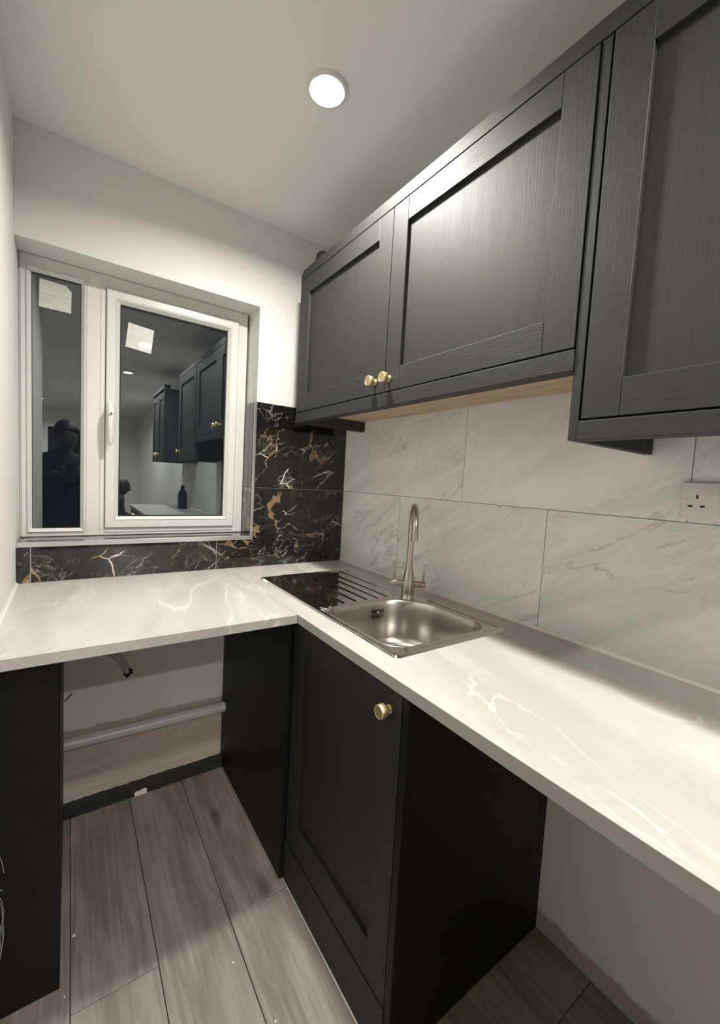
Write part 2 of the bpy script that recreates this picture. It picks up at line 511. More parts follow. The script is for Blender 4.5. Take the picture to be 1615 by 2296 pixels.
wall_rear = tag(obj('wall_rear', bm, M['paint']), 'white far wall of the room behind', kind='structure')
# far doorway: dark door in a white frame
door = empty('door_1', (-1.125, YREAR - .05, 0)); tag(door, 'dark door in white frame on far wall', kind='structure')
box('door_leaf', -1.53, -.72, YREAR - .09, YREAR - .05, .004, 2.055, M['cab_dark'], door, .003)
for (a, b, c_, d) in [(-1.60, -1.53, 0, 2.13), (-.72, -.65, 0, 2.13), (-1.53, -.72, 2.06, 2.13)]:
    box('door_frame', a, b, YREAR + .001, YREAR + .02, c_, d, M['white_plastic'], door, .003)

# back wall tiles (each its own piece), light joints between
def back_tile(pts):
    bm = bmesh.new(); prism(bm, pts, 'y', 0.0, .0068, .0007)
    return obj('tile', bm, M['black_tile'], wall_back)
G2 = .0011
bm = bmesh.new()
prism(bm, [(-W + .0005, ZW - .02), (-.0005, ZW - .02), (-.0005, ZT), (-XR + .004, ZT), (-XR + .004, ZS), (-W + .0005, ZS)], 'y', .0012, .0079)
obj('grout', bm, M['grout_light'], wall_back)
back_tile([(-W, ZW + .001), (-1.2789 - G2, ZW + .001), (-1.2789 - G2, ZS - .0005), (-W, ZS - .0005)])
back_tile([(-1.2789 + G2, ZW + .001), (-.6399 - G2 * .6, ZW + .001), (-.6399 - G2 * .6, ZS - .0005), (-1.2789 + G2, ZS - .0005)])
back_tile([(-.6399 + G2 * .6, ZW + .001), (-.0005, ZW + .001), (-.0005, ZJ - G2 * .6), (-XR + .0005, ZJ - G2 * .6), (-XR + .0005, ZS - .0005), (-.6399 + G2 * .6, ZS - .0005)])
back_tile([(-XR + .0005, ZJ + G2 * .6), (-.0005, ZJ + G2 * .6), (-.0005, ZT), (-XR + .0005, ZT)])
# reveal tiles on the right jamb and the sill
ZSILL = ZS + .017
bm = bmesh.new(); bbox(bm, -XR - .009, -XR - .001, .004, .128, ZSILL + .0005, ZJ - .001, .0006); obj('tile', bm, M['black_tile'], wall_back)
bm = bmesh.new(); bbox(bm, -XR - .009, -XR - .001, .004, .128, ZJ + .001, ZT, .0006); obj('tile', bm, M['black_tile'], wall_back)
bm = bmesh.new(); bbox(bm, -W + .001, -XR - .001, .004, .128, ZS + .004, ZSILL, .0006); obj('tile', bm, M['black_tile'], wall_back)
# aluminium tile trims
t1 = box('trim_1', -XR - .012, -XR, -.0012, .004, ZS, ZT + .001, M['alu'], None, .0008); tag(t1, 'upright aluminium tile edge beside window', kind='structure')
t2 = box('trim_2', -W + .001, -XR - .0125, -.0012, .004, ZS, ZSILL + .001, M['alu'], None, .0008); tag(t2, 'aluminium tile edge along window sill', kind='structure')
# white silicone along the left end of the worktop
bm = bmesh.new(); prism(bm, [(-W, ZW), (-W + .008, ZW), (-W + .003, ZW + .004), (-W, ZW + .010)], 'y', -.70, -.001)
tag(obj('trim_3', bm, M['silicone']), 'white silicone bead where worktop meets left wall', kind='structure')

bm = bmesh.new(); prism(bm, [(-.007, ZW + .0002), (0, ZW + .0002), (0, ZW + .007), (-.0025, ZW + .0035)], 'y', -3.49, -.001)
tag(obj('trim_4', bm, M['silicone']), 'white silicone bead where worktop meets grey tiles', kind='structure')
# right wall tiles
bm = bmesh.new(); bbox(bm, .0012, .0099, -3.55, -.0005, ZW - .02, ZT); obj('grout', bm, M['grout_dark'], wall_right)
def right_row(cuts, z0, z1):
    for a, b in zip(cuts, cuts[1:]):
        bm = bmesh.new(); bbox(bm, 0.0, .0088, -b + .0009, -a - .0009, z0 + .0009, z1 - .0009, .0006)
        obj('tile', bm, M['grey_tile'], wall_right)
right_row([.0012, .4584, 1.1345, 1.8106, 2.4867, 3.1628, 3.55], ZW, ZJ)
right_row([.0012, .8008, 1.4762, 2.1516, 2.827, 3.502], ZJ, ZT)

# black painted skirting in the open bay, with flaking top edge
bm = bmesh.new()
n = 60
xs = [-1.1825 + (1.1825 - .594) * i / n for i in range(n + 1)]
zt = [.043 + R.uniform(-.0018, .0018) for _ in xs]
lo_f = [bm.verts.new((x, -.028, .0005)) for x in xs]; hi_f = [bm.verts.new((x, -.028, z)) for x, z in zip(xs, zt)]
hi_b = [bm.verts.new((x, .0075, z + .001)) for x, z in zip(xs, zt)]; lo_b = [bm.verts.new((x, .0075, .0005)) for x in xs]
for i in range(n):
    bm.faces.new((lo_f[i], lo_f[i + 1], hi_f[i + 1], hi_f[i])); bm.faces.new((hi_f[i], hi_f[i + 1], hi_b[i + 1], hi_b[i]))
    bm.faces.new((hi_b[i], hi_b[i + 1], lo_b[i + 1], lo_b[i])); bm.faces.new((lo_b[i], lo_b[i + 1], lo_f[i + 1], lo_f[i]))
bm.faces.new((lo_f[0], hi_f[0], hi_b[0], lo_b[0])); bm.faces.new((lo_f[n], lo_b[n], hi_b[n], hi_f[n]))
skirt = tag(obj('baseboard_back', bm, M['black_paint']), 'flaking black painted skirting under left worktop', kind='structure')

# ------------------------------------------------------------------ window
YF = .130     # frame face
win = empty('window_1', (-(W + XR) / 2, YF, ZSILL)); tag(win, 'white plastic window with a fixed pane and a side-hung sash', kind='structure')
bm = bmesh.new()
FX0, FX1, FZ0, FZ1 = -W + .0005, -XR - .0095, ZSILL + .0005, ZR - .0005
def rounded(bm, *a): bbox(bm, *a, .004, 2)
GX0, GX1, GZ0, GZ1 = -1.2905, -1.1249, 1.0855, 2.0231       # fixed pane opening
SX0, SX1, SZ0, SZ1 = -1.0516, -.5314, 1.0836, 2.0230        # sash outline
yb = .20
rounded(bm, FX0, GX0 - .0, YF, yb, FZ0, FZ1)                 # left jamb
rounded(bm, GX1, SX0 - .0015, YF, yb, FZ0, FZ1)              # mullion
rounded(bm, SX1 + .0015, FX1, YF, yb, FZ0, FZ1)              # right jamb
rounded(bm, FX0 + .004, FX1 - .004, YF + .0005, yb, GZ1 + .0015, FZ1)  # head
rounded(bm, FX0 + .004, FX1 - .004, YF + .0005, yb, FZ0, GZ0 - .0015)  # sill member
frame = obj('frame', bm, M['upvc'], win)
bm = bmesh.new()   # raised mouldings on the frame face
for x in (GX1 + .012, SX0 - .016):
    bbox(bm, x - .0022, x + .0022, YF - .003, YF + .001, FZ0 + .02, FZ1 - .02, .001)
for x in (FX0 + .006, ): bbox(bm, x, x + .006, YF - .004, YF + .001, FZ0 + .004, FZ1 - .004, .0012)
bbox(bm, SX1 + .014, SX1 + .020, YF - .003, YF + .001, FZ0 + .004, FZ1 - .004, .001)
bbox(bm, SX0, SX1, YF - .003, YF + .001, GZ0 - .018, GZ0 - .012, .001)
obj('moulding', bm, M['upvc'], win)
bm = bmesh.new()   # bead of the fixed pane
ring_xz(bm, GX0 - .006, GX1 + .006, GZ0 - .014, GZ1 + .006, [(0, YF + .01), (0, YF - .004), (.003, YF - .006), (.014, YF + .008), (.014, YF + .03)])
bead = obj('glazing_bead', bm, M['upvc'], win)
bm = bmesh.new()
ring_xz(bm, GX0 + .006, GX1 - .006, GZ0 - .002, GZ1 - .006, [(0, YF + .012), (.0035, YF + .012), (.0035, YF + .03), (0, YF + .03)])
obj('gasket', bm, M['gasket'], win)
box('pane', GX0 + .004, GX1 - .004, YF + .015, YF + .021, GZ0 - .002, GZ1 - .004, M['glass'], win)
# opening sash
bm = bmesh.new()
ys_ = YF - .010
ring_xz(bm, SX0, SX1, SZ0, SZ1, [(0, yb - .01), (0, ys_ + .004), (.004, ys_), (.030, ys_), (.0315, ys_ + .002), (.033, ys_), (.036, ys_ - .001), (.047, ys_ + .012), (.049, ys_ + .03), (.049, yb - .01)])
sash = obj('sash', bm, M['upvc'], win)
bm = bmesh.new()
ring_xz(bm, SX0 + .046, SX1 - .046, SZ0 + .046, SZ1 - .046, [(0, YF + .008), (.006, YF + .008), (.006, YF + .03), (0, YF + .03)])
obj('gasket', bm, M['gasket'], sash)
box('pane', SX0 + .047, SX1 - .047, YF + .012, YF + .018, SZ0 + .047, SZ1 - .047, M['glass'], sash)
bm = bmesh.new()   # black ring standing in for the shadow line round the sash
ring_xz(bm, SX0 - .0012, SX1 + .0012, SZ0 - .0012, SZ1 + .0012, [(0, YF + .006), (.001, YF + .006), (.001, yb - .02), (0, yb - .02)])
obj('shadow_line', bm, M['gasket'], win)
# handle
hx, hy = -1.037, ys_
bm = bmesh.new()
bbox(bm, hx - .011, hx + .011, hy - .010, hy, 1.530, 1.590, .005, 3)
hd = shade(obj('handle', bm, M['white_plastic'], sash))
bm = bmesh.new()
tube(bm, [(hx, hy - .012, 1.566), (hx, hy - .030, 1.556), (hx, hy - .036, 1.535), (hx, hy - .036, 1.50), (hx, hy - .035, 1.46), (hx, hy - .034, 1.425), (hx, hy - .034, 1.415)],
     [.010, .012, .0125, .0115, .0105, .008, .003], 18)
shade(obj('lever', bm, M['white_plastic'], sash))
bm = bmesh.new(); lathe(bm, [(.0055, 0), (.0055, .004), (.003, .0045)], (hx, hy - .0475, 1.537), (0, -1, 0), 18)
obj('lock', bm, M['chrome'], sash)

# labels stuck on the panes
def film(name, corners, y, label, notch=False):
    bm = bmesh.new()
    nu = 14
    grid = []
    for j in range(nu + 1):
        row = []
        for i in range(nu + 1):
            u_, v_ = i / nu, j / nu
            a = Vector(corners[0]).lerp(Vector(corners[1]), u_); b = Vector(corners[3]).lerp(Vector(corners[2]), u_)
            p = a.lerp(b, v_)
            wob = .0006 * math.sin(9 * u_ + 4 * v_) * math.sin(7 * v_ - 3 * u_) if notch else 0
            row.append(bm.verts.new((p.x, y - .0012 + wob, p.y)))
        grid.append(row)
    for j in range(nu):
        for i in range(nu):
            if notch and i >= nu - 2 and j < 2 and not (i == nu - 2 and j == 1): continue
            bm.faces.new((grid[j][i], grid[j][i + 1], grid[j + 1][i + 1], grid[j + 1][i]))
    for v in [v for v in bm.verts if not v.link_faces]: bm.verts.remove(v)
    ext = bmesh.ops.extrude_face_region(bm, geom=bm.faces[:])
    for e in ext['geom']:
        if isinstance(e, bmesh.types.BMVert): e.co.y += .0004
    o = obj(name, bm, M['paper'])
    return tag(o, label, 'label', 'labels stuck on the window panes')
film('film_label', [(-1.259, 2.000), (-1.163, 1.994), (-1.165, 1.899), (-1.262, 1.900)], YF + .0148, 'creased white film label with torn corner on the narrow left pane', True)
film('film_label', [(-.975, 1.916), (-.881, 1.905), (-.891, 1.808), (-.985, 1.819)], YF + .0118, 'flat white square label stuck on the wide sash pane')

# ================================================================== WORKTOPS
bm = bmesh.new()
bbox(bm, -W + .0015, -D1 - .0008, -D2, -.0015, ZW - TH, ZW, .0012)
tag(obj('worktop', bm, M['worktop']), 'short pale marble-effect worktop under the window', 'worktop', 'marble-effect worktops')
SKX0, SKX1, SKY0, SKY1 = -.526, -.092, -1.100, -.221
bm = bmesh.new()
x0, x1, y0, y1 = -D1, -.0015, -3.50, -.0015
hx0, hx1, hy0, hy1 = -.508, -.106, -1.080, -.66
def slab_hole(bm):
    t = bmesh.new()
    O = [(x0, y0), (x1, y0), (x1, y1), (x0, y1)]; I = [(hx0, hy0), (hx1, hy0), (hx1, hy1), (hx0, hy1)]
    lay = {}
    for nm, pts in (('o', O), ('i', I)):
        for z in (ZW - TH, ZW): lay[nm, z] = [t.verts.new((*p, z)) for p in pts]
    for k in range(4):
        j = (k + 1) % 4
        t.faces.new((lay['o', ZW][k], lay['o', ZW][j], lay['i', ZW][j], lay['i', ZW][k]))
        t.faces.new((lay['o', ZW - TH][k], lay['i', ZW - TH][k], lay['i', ZW - TH][j], lay['o', ZW - TH][j]))
        t.faces.new((lay['o', ZW - TH][k], lay['o', ZW - TH][j], lay['o', ZW][j], lay['o', ZW][k]))
        t.faces.new((lay['i', ZW - TH][k], lay['i', ZW][k], lay['i', ZW][j], lay['i', ZW - TH][j]))
    bmesh.ops.recalc_face_normals(t, faces=t.faces[:])
    sharp = [e for e in t.edges if all(abs(v.co.x - x0) < 1e-5 for v in e.verts) and abs(e.verts[0].co.z - e.verts[1].co.z) < 1e-5]
    bmesh.ops.bevel(t, geom=sharp, offset=.0012, segments=1, affect='EDGES')
    merge(bm, t)
slab_hole(bm)
tag(obj('worktop', bm, M['worktop']), 'long pale marble-effect worktop holding the steel sink', 'worktop', 'marble-effect worktops')

# ================================================================== SINK
sink = empty('sink', ((SKX0 + SKX1) / 2, (SKY0 + SKY1) / 2, ZW)); tag(sink, 'stainless steel inset sink with ribbed drainer in the worktop', 'sink')
def sstep(a, b, x):
    if a == b: return 0.0
    t = max(0., min(1., (x - a) / (b - a))); return t * t * (3 - 2 * t)
def sdf(x, y, x0, x1, y0, y1, r):
    qx = abs(x - (x0 + x1) / 2) - (x1 - x0) / 2 + r; qy = abs(y - (y0 + y1) / 2) - (y1 - y0) / 2 + r
    return math.hypot(max(qx, 0), max(qy, 0)) + min(max(qx, qy), 0) - r
def bowl_loop(ins, n=14):
    X0, X1, Y0, Y1 = -.497 + ins, -.125 - ins, -1.062 + ins, -.690 - ins
    rr = {'fl': .065, 'bl': .160, 'br': .065, 'fr': .07}
    out = []
    for (cx, cy, key, a0) in ((X0, Y0, 'fr', 180), (X1, Y0, 'br', 270), (X1, Y1, 'bl', 0), (X0, Y1, 'fl', 90)):
        r_ = max(rr[key] - ins, .012)
        px = cx + r_ if cx == X0 else cx - r_; py = cy + r_ if cy == Y0 else cy - r_
        for i in range(n + 1):
            a = math.radians(a0 + 90 * i / n)
            out.append((px + r_ * math.cos(a), py + r_ * math.sin(a)))
    return out
HOLE = bowl_loop(.0)
def inside(x, y, poly):
    c_ = False; j = len(poly) - 1
    for i in range(len(poly)):
        xi, yi = poly[i]; xj, yj = poly[j]
        if (yi > y) != (yj > y) and x < (xj - xi) * (y - yi) / (yj - yi) + xi: c_ = not c_
        j = i
    return c_
RIBS = [-.394, -.345, -.298, -.251, -.205]
def deck_h(x, y):
    d = -sdf(x, y, SKX0, SKX1, SKY0, SKY1, .016)
    h = .0045 * sstep(-.0005, .008, d) - .0026 * sstep(.013, .024, d)
    dd = -sdf(x, y, -.447, -.147, -.690, -.228, .028)
    h -= .0014 * sstep(0, .008, dd)
    h += .0018 * math.exp(-((dd) / .004) ** 2)
    yy = sstep(-.674, -.664, y) * (1 - sstep(-.246, -.236, y))
    for rx in RIBS:
        h += .0036 * math.exp(-((x - rx) / .0042) ** 2) * yy
    dc = -sdf(x, y, -.1195, -.1005, -1.080, -.765, .008)
    h -= .0045 * sstep(0, .005, dc)
    return h
bm = bmesh.new()
st = .0026
nx = int((SKX1 - SKX0) / st); ny = int((SKY1 - SKY0) / st)
gv = []
for j in range(ny + 1):
    row = []
    for i in range(nx + 1):
        x = SKX0 + (SKX1 - SKX0) * i / nx; y = SKY0 + (SKY1 - SKY0) * j / ny
        s_ = sdf(x, y, SKX0, SKX1, SKY0, SKY1, .016)
        if s_ > 0:      # pull rounded corners in
            cx = min(max(x, SKX0 + .016), SKX1 - .016); cy = min(max(y, SKY0 + .016), SKY1 - .016)
            v = Vector((x - cx, y - cy)); v = v.normalized() * .016; x, y = cx + v.x, cy + v.y
        row.append(bm.verts.new((x, y, ZW + .0004 + deck_h(x, y))))
    gv.append(row)
for j in range(ny):
    for i in range(nx):
        cx = (gv[j][i].co.x + gv[j][i + 1].co.x) / 2; cy = (gv[j][i].co.y + gv[j + 1][i].co.y) / 2
        if -.5 < cx < -.12 and -1.07 < cy < -.68 and inside(cx, cy, HOLE): continue
        try: bm.faces.new((gv[j][i], gv[j][i + 1], gv[j + 1][i + 1], gv[j + 1][i]))
        except ValueError: pass
for v in [v for v in bm.verts if not v.link_faces]: bm.verts.remove(v)
deck = obj('drainer_top', bm, M['steel'], sink, True)
bm = bmesh.new()
zz = ZW + .0028
levels = [(-.006, zz - .0006), (-.004, zz + .0008), (-.001, zz + .0010), (.0015, zz - .001), (.004, zz - .006), (.008, zz - .02), (.012, ZW - .09), (.016, ZW - .125), (.022, ZW - .142), (.034, ZW - .152), (.06, ZW - .156), (.15, ZW - .159)]
rings = []
for ins, z in levels: rings.append([bm.verts.new((*p, z)) for p in bowl_loop(ins)])
nl = len(rings[0])
for a, b in zip(rings, rings[1:]):
    for k in range(nl): bm.faces.new((a[k], a[(k + 1) % nl], b[(k + 1) % nl], b[k]))
bm.faces.new(rings[-1])
bowl = obj('bowl', bm, M['bowl'], sink, True)
bcx, bcy = -.311, -.876
bm = bmesh.new(); lathe(bm, [(.043, 0), (.043, .003), (.036, .004), (.034, .001)], (bcx, bcy, ZW - .1592), (0, 0, 1), 30); shade(obj('drain', bm, M['chrome'], bowl))
# overflow slots on the left bowl wall
for rrow in range(2):
    for k in range(7):
        xx = -.300 + k * .0075
        box('overflow_slot', xx, xx + .003, -.7035, -.7005, ZW - .040 - rrow * .017, ZW - .027 - rrow * .017, M['hole'], bowl)
bm = bmesh.new(); lathe(bm, [(.004, 0), (.004, .002), (.002, .003)], (-.276, -.7025, ZW - .036), (0, -1, 0), 12); obj('overflow_screw', bm, M['chrome'], bowl)
bm = bmesh.new(); lathe(bm, [(.021, 0), (.021, .004), (.019, .006), (.015, .0072), (.004, .0076)], (-.484, -.694, ZW + .002), (0, 0, 1), 30)
shade(obj('waste_knob', bm, M['chrome'], sink))

# ------------------------------------------------------------------ tap
tx, ty, tz = -.150, -.710, ZW + .0026
tap = empty('tap', (tx, ty, tz)); tag(tap, 'brushed nickel swan-neck mixer tap with two lever handles', 'tap')
bm = bmesh.new()
lathe(bm, [(.0245, 0), (.0245, .003), (.0235, .004), (.0235, .02), (.0232, .045), (.0215, .065), (.0185, .085), (.0150, .102), (.0125, .114), (.0118, .118)], (tx, ty, tz), (0, 0, 1), 32)
shade(obj('body', bm, M['nickel'], tap), 50)
sd = Vector((-.62, -.783, 0)).normalized()
bm = bmesh.new()
pts = [(tx, ty, tz + .112), (tx, ty, 1.10), (tx, ty, 1.163)]
rad = .090; c0 = Vector((tx, ty, 1.163)) + sd * rad
for i in range(1, 25):
    a = math.pi * i / 24
    pts.append(tuple(c0 - sd * rad * math.cos(a) + Vector((0, 0, rad * math.sin(a)))))
pts.append(tuple(c0 + sd * rad + Vector((0, 0, -.016))))
tube(bm, pts, .0108, 24)
sp_ = shade(obj('spout', bm, M['nickel'], tap), 50)
pd = Vector((.714, -.70, 0)).normalized()
for s in (-1, 1):
    a = Vector((tx, ty, .967)); d = pd * s
    bm = bmesh.new(); tube(bm, [a + d * .012, a + d * .042, a + d * .0425, a + d * .0435, a + d * .044, a + d * .060, a + d * .0625], [.0105, .0115, .0108, .0108, .0115, .0115, .0095], 24)
    arm = shade(obj('handle', bm, M['nickel'], tap), 40)
    q = a + d * .053
    bm = bmesh.new(); tube(bm, [q + Vector((0, 0, .008)), q + Vector((0, 0, .04)) + d * .001, q + Vector((0, 0, .074)) + d * .004, q + Vector((0, 0, .076)) + d * .004], [.0030, .0037, .0046, .0034], 16)
    shade(obj('lever', bm, M['nickel'], arm), 40)

# ================================================================== CABINETS
def knob_bm(pos, axis):
    bm = bmesh.new()
    lathe(bm, [(.0105, 0), (.0105, .0025), (.006, .0045), (.0055, .012), (.0095, .0145), (.0155, .016), (.0162, .0172), (.0162, .031), (.0155, .0322), (.013, .0326), (.0125, .0319), (.0005, .0319)], pos, axis, 32)
    return bm
def shaker(parent, xf, y0, y1, z0, z1, st_, kz, ky, face=-1, rail_top=None, rail_bot=None, depth=.022, rec=.010, lab=None):
    """shaker door on plane x = xf facing -x. y0 > y1 in magnitude ordering is sorted here"""
    ya, yb_ = min(y0, y1), max(y0, y1)
    rt = rail_top or st_; rb = rail_bot or st_
    xb = xf + depth
    d = box('door', xf + rec, xb, ya + .004, yb_ - .004, z0 + .004, z1 - .004, M['cab_v'], parent)
    # stiles run full height, rails between
    for (a, b) in ((ya, ya + st_), (yb_ - st_, yb_)):
        box('stile', xf, xb - .0005, a, b, z0, z1, M['cab_v'], d, .0012)
    for (a, b) in ((z0, z0 + rb), (z1 - rt, z1)):
        box('rail', xf, xb - .0005, ya + st_ + .0003, yb_ - st_ - .0003, a, b, M['cab_h'], d, .0012)
    if ky is not None:
        k = shade(obj('knob', knob_bm((xf, ky, kz), (-1, 0, 0)), M['brass'], d), 40)
        k['label'] = 'round satin brass knob'
    return d
DC = .3545
def wall_cabinet(label, y0, y1, zb, zdb, zdt, doors, near_panel, far_panel, carc_mat, group='dark wall cabinets'):
    """y0 (towards the window) > y1; doors: list of (ya, yb, knob_y, knob_z)"""
    c = empty('wall_cabinet', (-DC / 2, (y0 + y1) / 2, zb)); tag(c, label, 'cabinet', group)
    xb = -.0006
    pth = .019
    if near_panel:
        box('end_panel', -DC + .003, xb, y0 - pth, y0, zb, zdt + .030, M['cab_v'], c, .0008)
        i0 = y0 - pth - .0005
    else: i0 = y0
    if far_panel:
        box('end_panel', -DC + .003, xb, y1, y1 + pth, zb, zdt + .030, M['cab_v'], c, .0008)
        i1 = y1 + pth + .0005
    else: i1 = y1
    box('carcass', -DC + .0245, xb, i1, i0, zdb + .0165, zdt + .025, M['cab_dark'], c)
    box('base_board', -DC + .0245, xb, i1, i0, zdb, zdb + .016, carc_mat, c)
    box('pelmet', -DC, -DC + .040, i1, i0, zb, zdb - .0035, M['cab_h'], c, .0012)
    for (a, b, ky, kz) in doors:
        shaker(c, -DC, a, b, zdb, zdt - .002, .068, kz, ky)
    return c
ZCT, ZDT = 2.207, 2.1692
wall_cabinet('wide dark shaker wall cabinet with two doors above the sink', -.1476, -1.3725, 1.568, 1.6124, ZDT,
             [(-.1500, -.7645, -.717, 1.650), (-.7675, -1.3700, -.789, 1.650)], False, False, M['oak'])
# its left end panel stands slightly proud and runs down below the carcass
cab1 = bpy.data.objects['wall_cabinet']
box('end_panel', -DC + .003, -.0006, -.1470, -.1330, 1.566, 2.199, M['cab_v'], cab1, .0008)
box('under_panel', -.306, -.0006, -.1655, -.1480, 1.567, 1.6118, M['cab_v'], cab1, .0008)
wall_cabinet('deeper-hanging dark shaker wall cabinet at the right edge, next to socket', -1.3735, -2.030, 1.431, 1.4710, ZDT,
             [(-1.3975, -2.005, -1.955, 1.512)], True, True, M['cab_dark'])
wall_cabinet('dark wall cabinet farthest from the window, seen mirrored in the glass', -2.76, -3.50, 1.431, 1.4710, ZDT,
             [(-2.782, -3.128, -3.08, 1.512), (-3.132, -3.478, -3.18, 1.512)], True, True, M['cab_dark'])
bm = bmesh.new()
bbox(bm, -DC, -DC + .022, -2.030, -.1510, ZDT + .0002, ZCT, .001)
bbox(bm, -DC + .020, -DC + .060, -2.030, -.1510, ZDT + .032, ZCT)
tag(obj('cornice', bm, M['cab_h']), 'flat dark cornice strip along the tops of the near wall cabinets', 'cornice', 'dark cornice strips')
bm = bmesh.new()
bbox(bm, -DC, -DC + .022, -3.50, -2.76, ZDT + .0302, ZCT + .03, .001)
bbox(bm, -DC + .020, -DC + .060, -3.50, -2.76, ZDT + .0302, ZCT + .03)
tag(obj('cornice', bm, M['cab_h']), 'short dark cornice on the farthest wall cabinet, mirrored in the glass', 'cornice', 'dark cornice strips')
# small black cap resting on the cabinet top by the back wall
bm = bmesh.new()
lathe(bm, [(.030, 0), (.032, .006), (.032, .060), (.027, .078), (.015, .088), (.002, .090)], (-.290, -.205, 2.1945), (0, 0, 1), 24)
tag(shade(obj('black_cap', bm, M['gasket']), 50), 'small black rounded cap on top of wall cabinet by back wall', 'cap')

# sink base cabinet
XD = -.577
base = empty('base_cabinet', (-.29, -.93, 0)); tag(base, 'dark shaker base cabinet under the steel sink', 'cabinet')
bm = bmesh.new()
bbox(bm, XD + .024, -.0005, -.680, -.662, .10, .8815); bbox(bm, XD + .024, -.0005, -1.187, -.6805, .10, .118)
obj('carcass', bm, M['cab_dark'], base)
box('end_panel', XD + .001, .0095, -1.2090, -1.1885, .0005, .8815, M['cab_dark'], base, .001)
shaker(base, XD, -.6620, -1.1865, .135, .878, .072, .826, -1.147, rail_top=.085, rail_bot=.098)
box('plinth', XD - .004, XD + .014, -1.188, -.6620, .0005, .131, M['cab_h'], base, .001)
box('floor_seal', XD - .0085, XD - .0045, -1.188, -.6620, .0003, .0035, M['grout_light'], base)
# panel closing the corner under the short worktop
pnl = box('corner_panel', -.5935, -.5765, -.6600, -.0005, .0005, .8815, M['cab_dark'], None, .001)
tag(pnl, 'tall black panel closing the corner beside the sink cabinet', 'panel')
# left end panel under the short worktop
lp = empty('filler_panel', (-1.25, -.33, 0)); tag(lp, 'tall black filler panel with chalk scratches against the left wall', 'panel')
box('board', -W + .001, -1.1835, -.6400, -.0005, .0005, .8815, M['cab_dark'], lp, .003, 2)
def scratch(pts):
    bm = bmesh.new(); tube(bm, [(x, -.6402, z) for x, z in pts], .0005, 6); obj('chalk_scratch', bm, M['chalk'], lp)
scratch([(-1.297, .420), (-1.293, .402), (-1.2905, .385), (-1.2895, .372)])
scratch([(-1.298, .335), (-1.293, .331), (-1.291, .330)])
scratch([(-1.297, .315), (-1.2925, .300), (-1.2905, .278), (-1.2915, .250), (-1.2905, .22), (-1.293, .19)])
scratch([(-1.299, .312), (-1.294, .29), (-1.2925, .262), (-1.2940, .235), (-1.2925, .205), (-1.296, .17)])
scratch([(-1.300, .27), (-1.2965, .24), (-1.2975, .21), (-1.2955, .18), (-1.2985, .15)])
# base unit at the far end of the long worktop (shows only in the glass)
fb = empty('base_cabinet', (-.29, -3.05, 0)); tag(fb, 'dark base cabinet at the far worktop end, mirrored in the glass', 'cabinet')
box('carcass', XD + .024, .0095, -3.47, -2.62, .1, .8815, M['cab_dark'], fb)
box('plinth', XD + .04, XD + .058, -3.47, -2.62, .0005, .0995, M['cab_dark'], fb)
shaker(fb, XD, -2.622, -3.042, .135, .878, .072, .826, -3.0); shaker(fb, XD, -3.046, -3.468, .135, .878, .072, .826, -3.09)
# bottle on the worktop farther along (mirrored in the glass)
bt = empty('bottle', (-.12, -2.92, ZW)); tag(bt, 'dark blue bottle standing on the far worktop, mirrored in the glass', 'bottle')
bm = bmesh.new(); lathe(bm, [(.045, 0), (.05, .01), (.05, .15), (.045, .18), (.022, .22), (.018, .235)], (-.12, -2.92, ZW + .0003), (0, 0, 1), 24)
shade(obj('flask', bm, M['bottle'], bt), 50)
bm = bmesh.new(); lathe(bm, [(.020, 0), (.020, .025), (.017, .028)], (-.12, -2.92, ZW + .2355), (0, 0, 1), 20); shade(obj('lid', bm, M['phone'], bt), 40)

# ================================================================== UNDER THE SHORT WORKTOP
bm = bmesh.new(); tube(bm, [(-1.183, -.034, .300), (-1.05, -.034, .298), (-.80, -.034, .293), (-.5945, -.034, .289)], .0215, 24)
tag(shade(obj('waste_pipe', bm, M['grey_plastic']), 50), 'grey plastic waste pipe along the wall under left worktop', 'pipe')
bm = bmesh.new()   # torn hole in the plaster
n = 22
def blob(cx, cz, r0, y, sx=1, sz=1.2):
    return [bm.verts.new((cx + sx * r0 * R.uniform(.65, 1.2) * math.cos(2 * math.pi * i / n), y, cz + sz * r0 * R.uniform(.65, 1.2) * math.sin(2 * math.pi * i / n))) for i in range(n)]
a = blob(-.972, .515, .017, .0078); b = [bm.verts.new((v.co.x, .0062, v.co.z)) for v in a]
bm.faces.new(b)
for i in range(n): bm.faces.new((a[i], a[(i + 1) % n], b[(i + 1) % n], b[i]))
obj('hole', bm, M['hole'], wall_back)
bm = bmesh.new()
a = blob(-1.055, .612, .014, .0078, 1.8, .8); b = [bm.verts.new((v.co.x, .0062, v.co.z)) for v in a]
bm.faces.new(b)
for i in range(n): bm.faces.new((a[i], a[(i + 1) % n], b[(i + 1) % n], b[i]))
obj('hole', bm, M['hole'], wall_back)
bm = bmesh.new()
tube(bm, [(-1.052, .004, .612), (-1.045, -.010, .612), (-1.025, -.022, .604), (-1.003, -.026, .584), (-.988, -.024, .556), (-.980, -.014, .532), (-.977, .003, .519)], .0085, 16)
tag(shade(obj('cable', bm, M['cable']), 50), 'off-white cable looping out of a hole in the wall', 'cable')
bm = bmesh.new(); tube(bm, [(-1.181, -.02, .462), (-1.172, -.02, .468), (-1.163, -.018, .478), (-1.158, -.02, .486)], .0018, 8)
tag(shade(obj('wire', bm, M['gasket'])), 'short black wire end beside the black filler panel', 'wire')
bm = bmesh.new()
pts = [(-.946, .0005), (-.948, .016), (-.941, .022), (-.934, .020), (-.925, .021), (-.918, .024), (-.907, .023), (-.902, .020), (-.902, .0005)]
prism(bm, pts, 'y', -.0295, -.0288)
tag(obj('paper_scrap', bm, M['silicone']), 'torn white scrap leaning on the black skirting', 'paper')

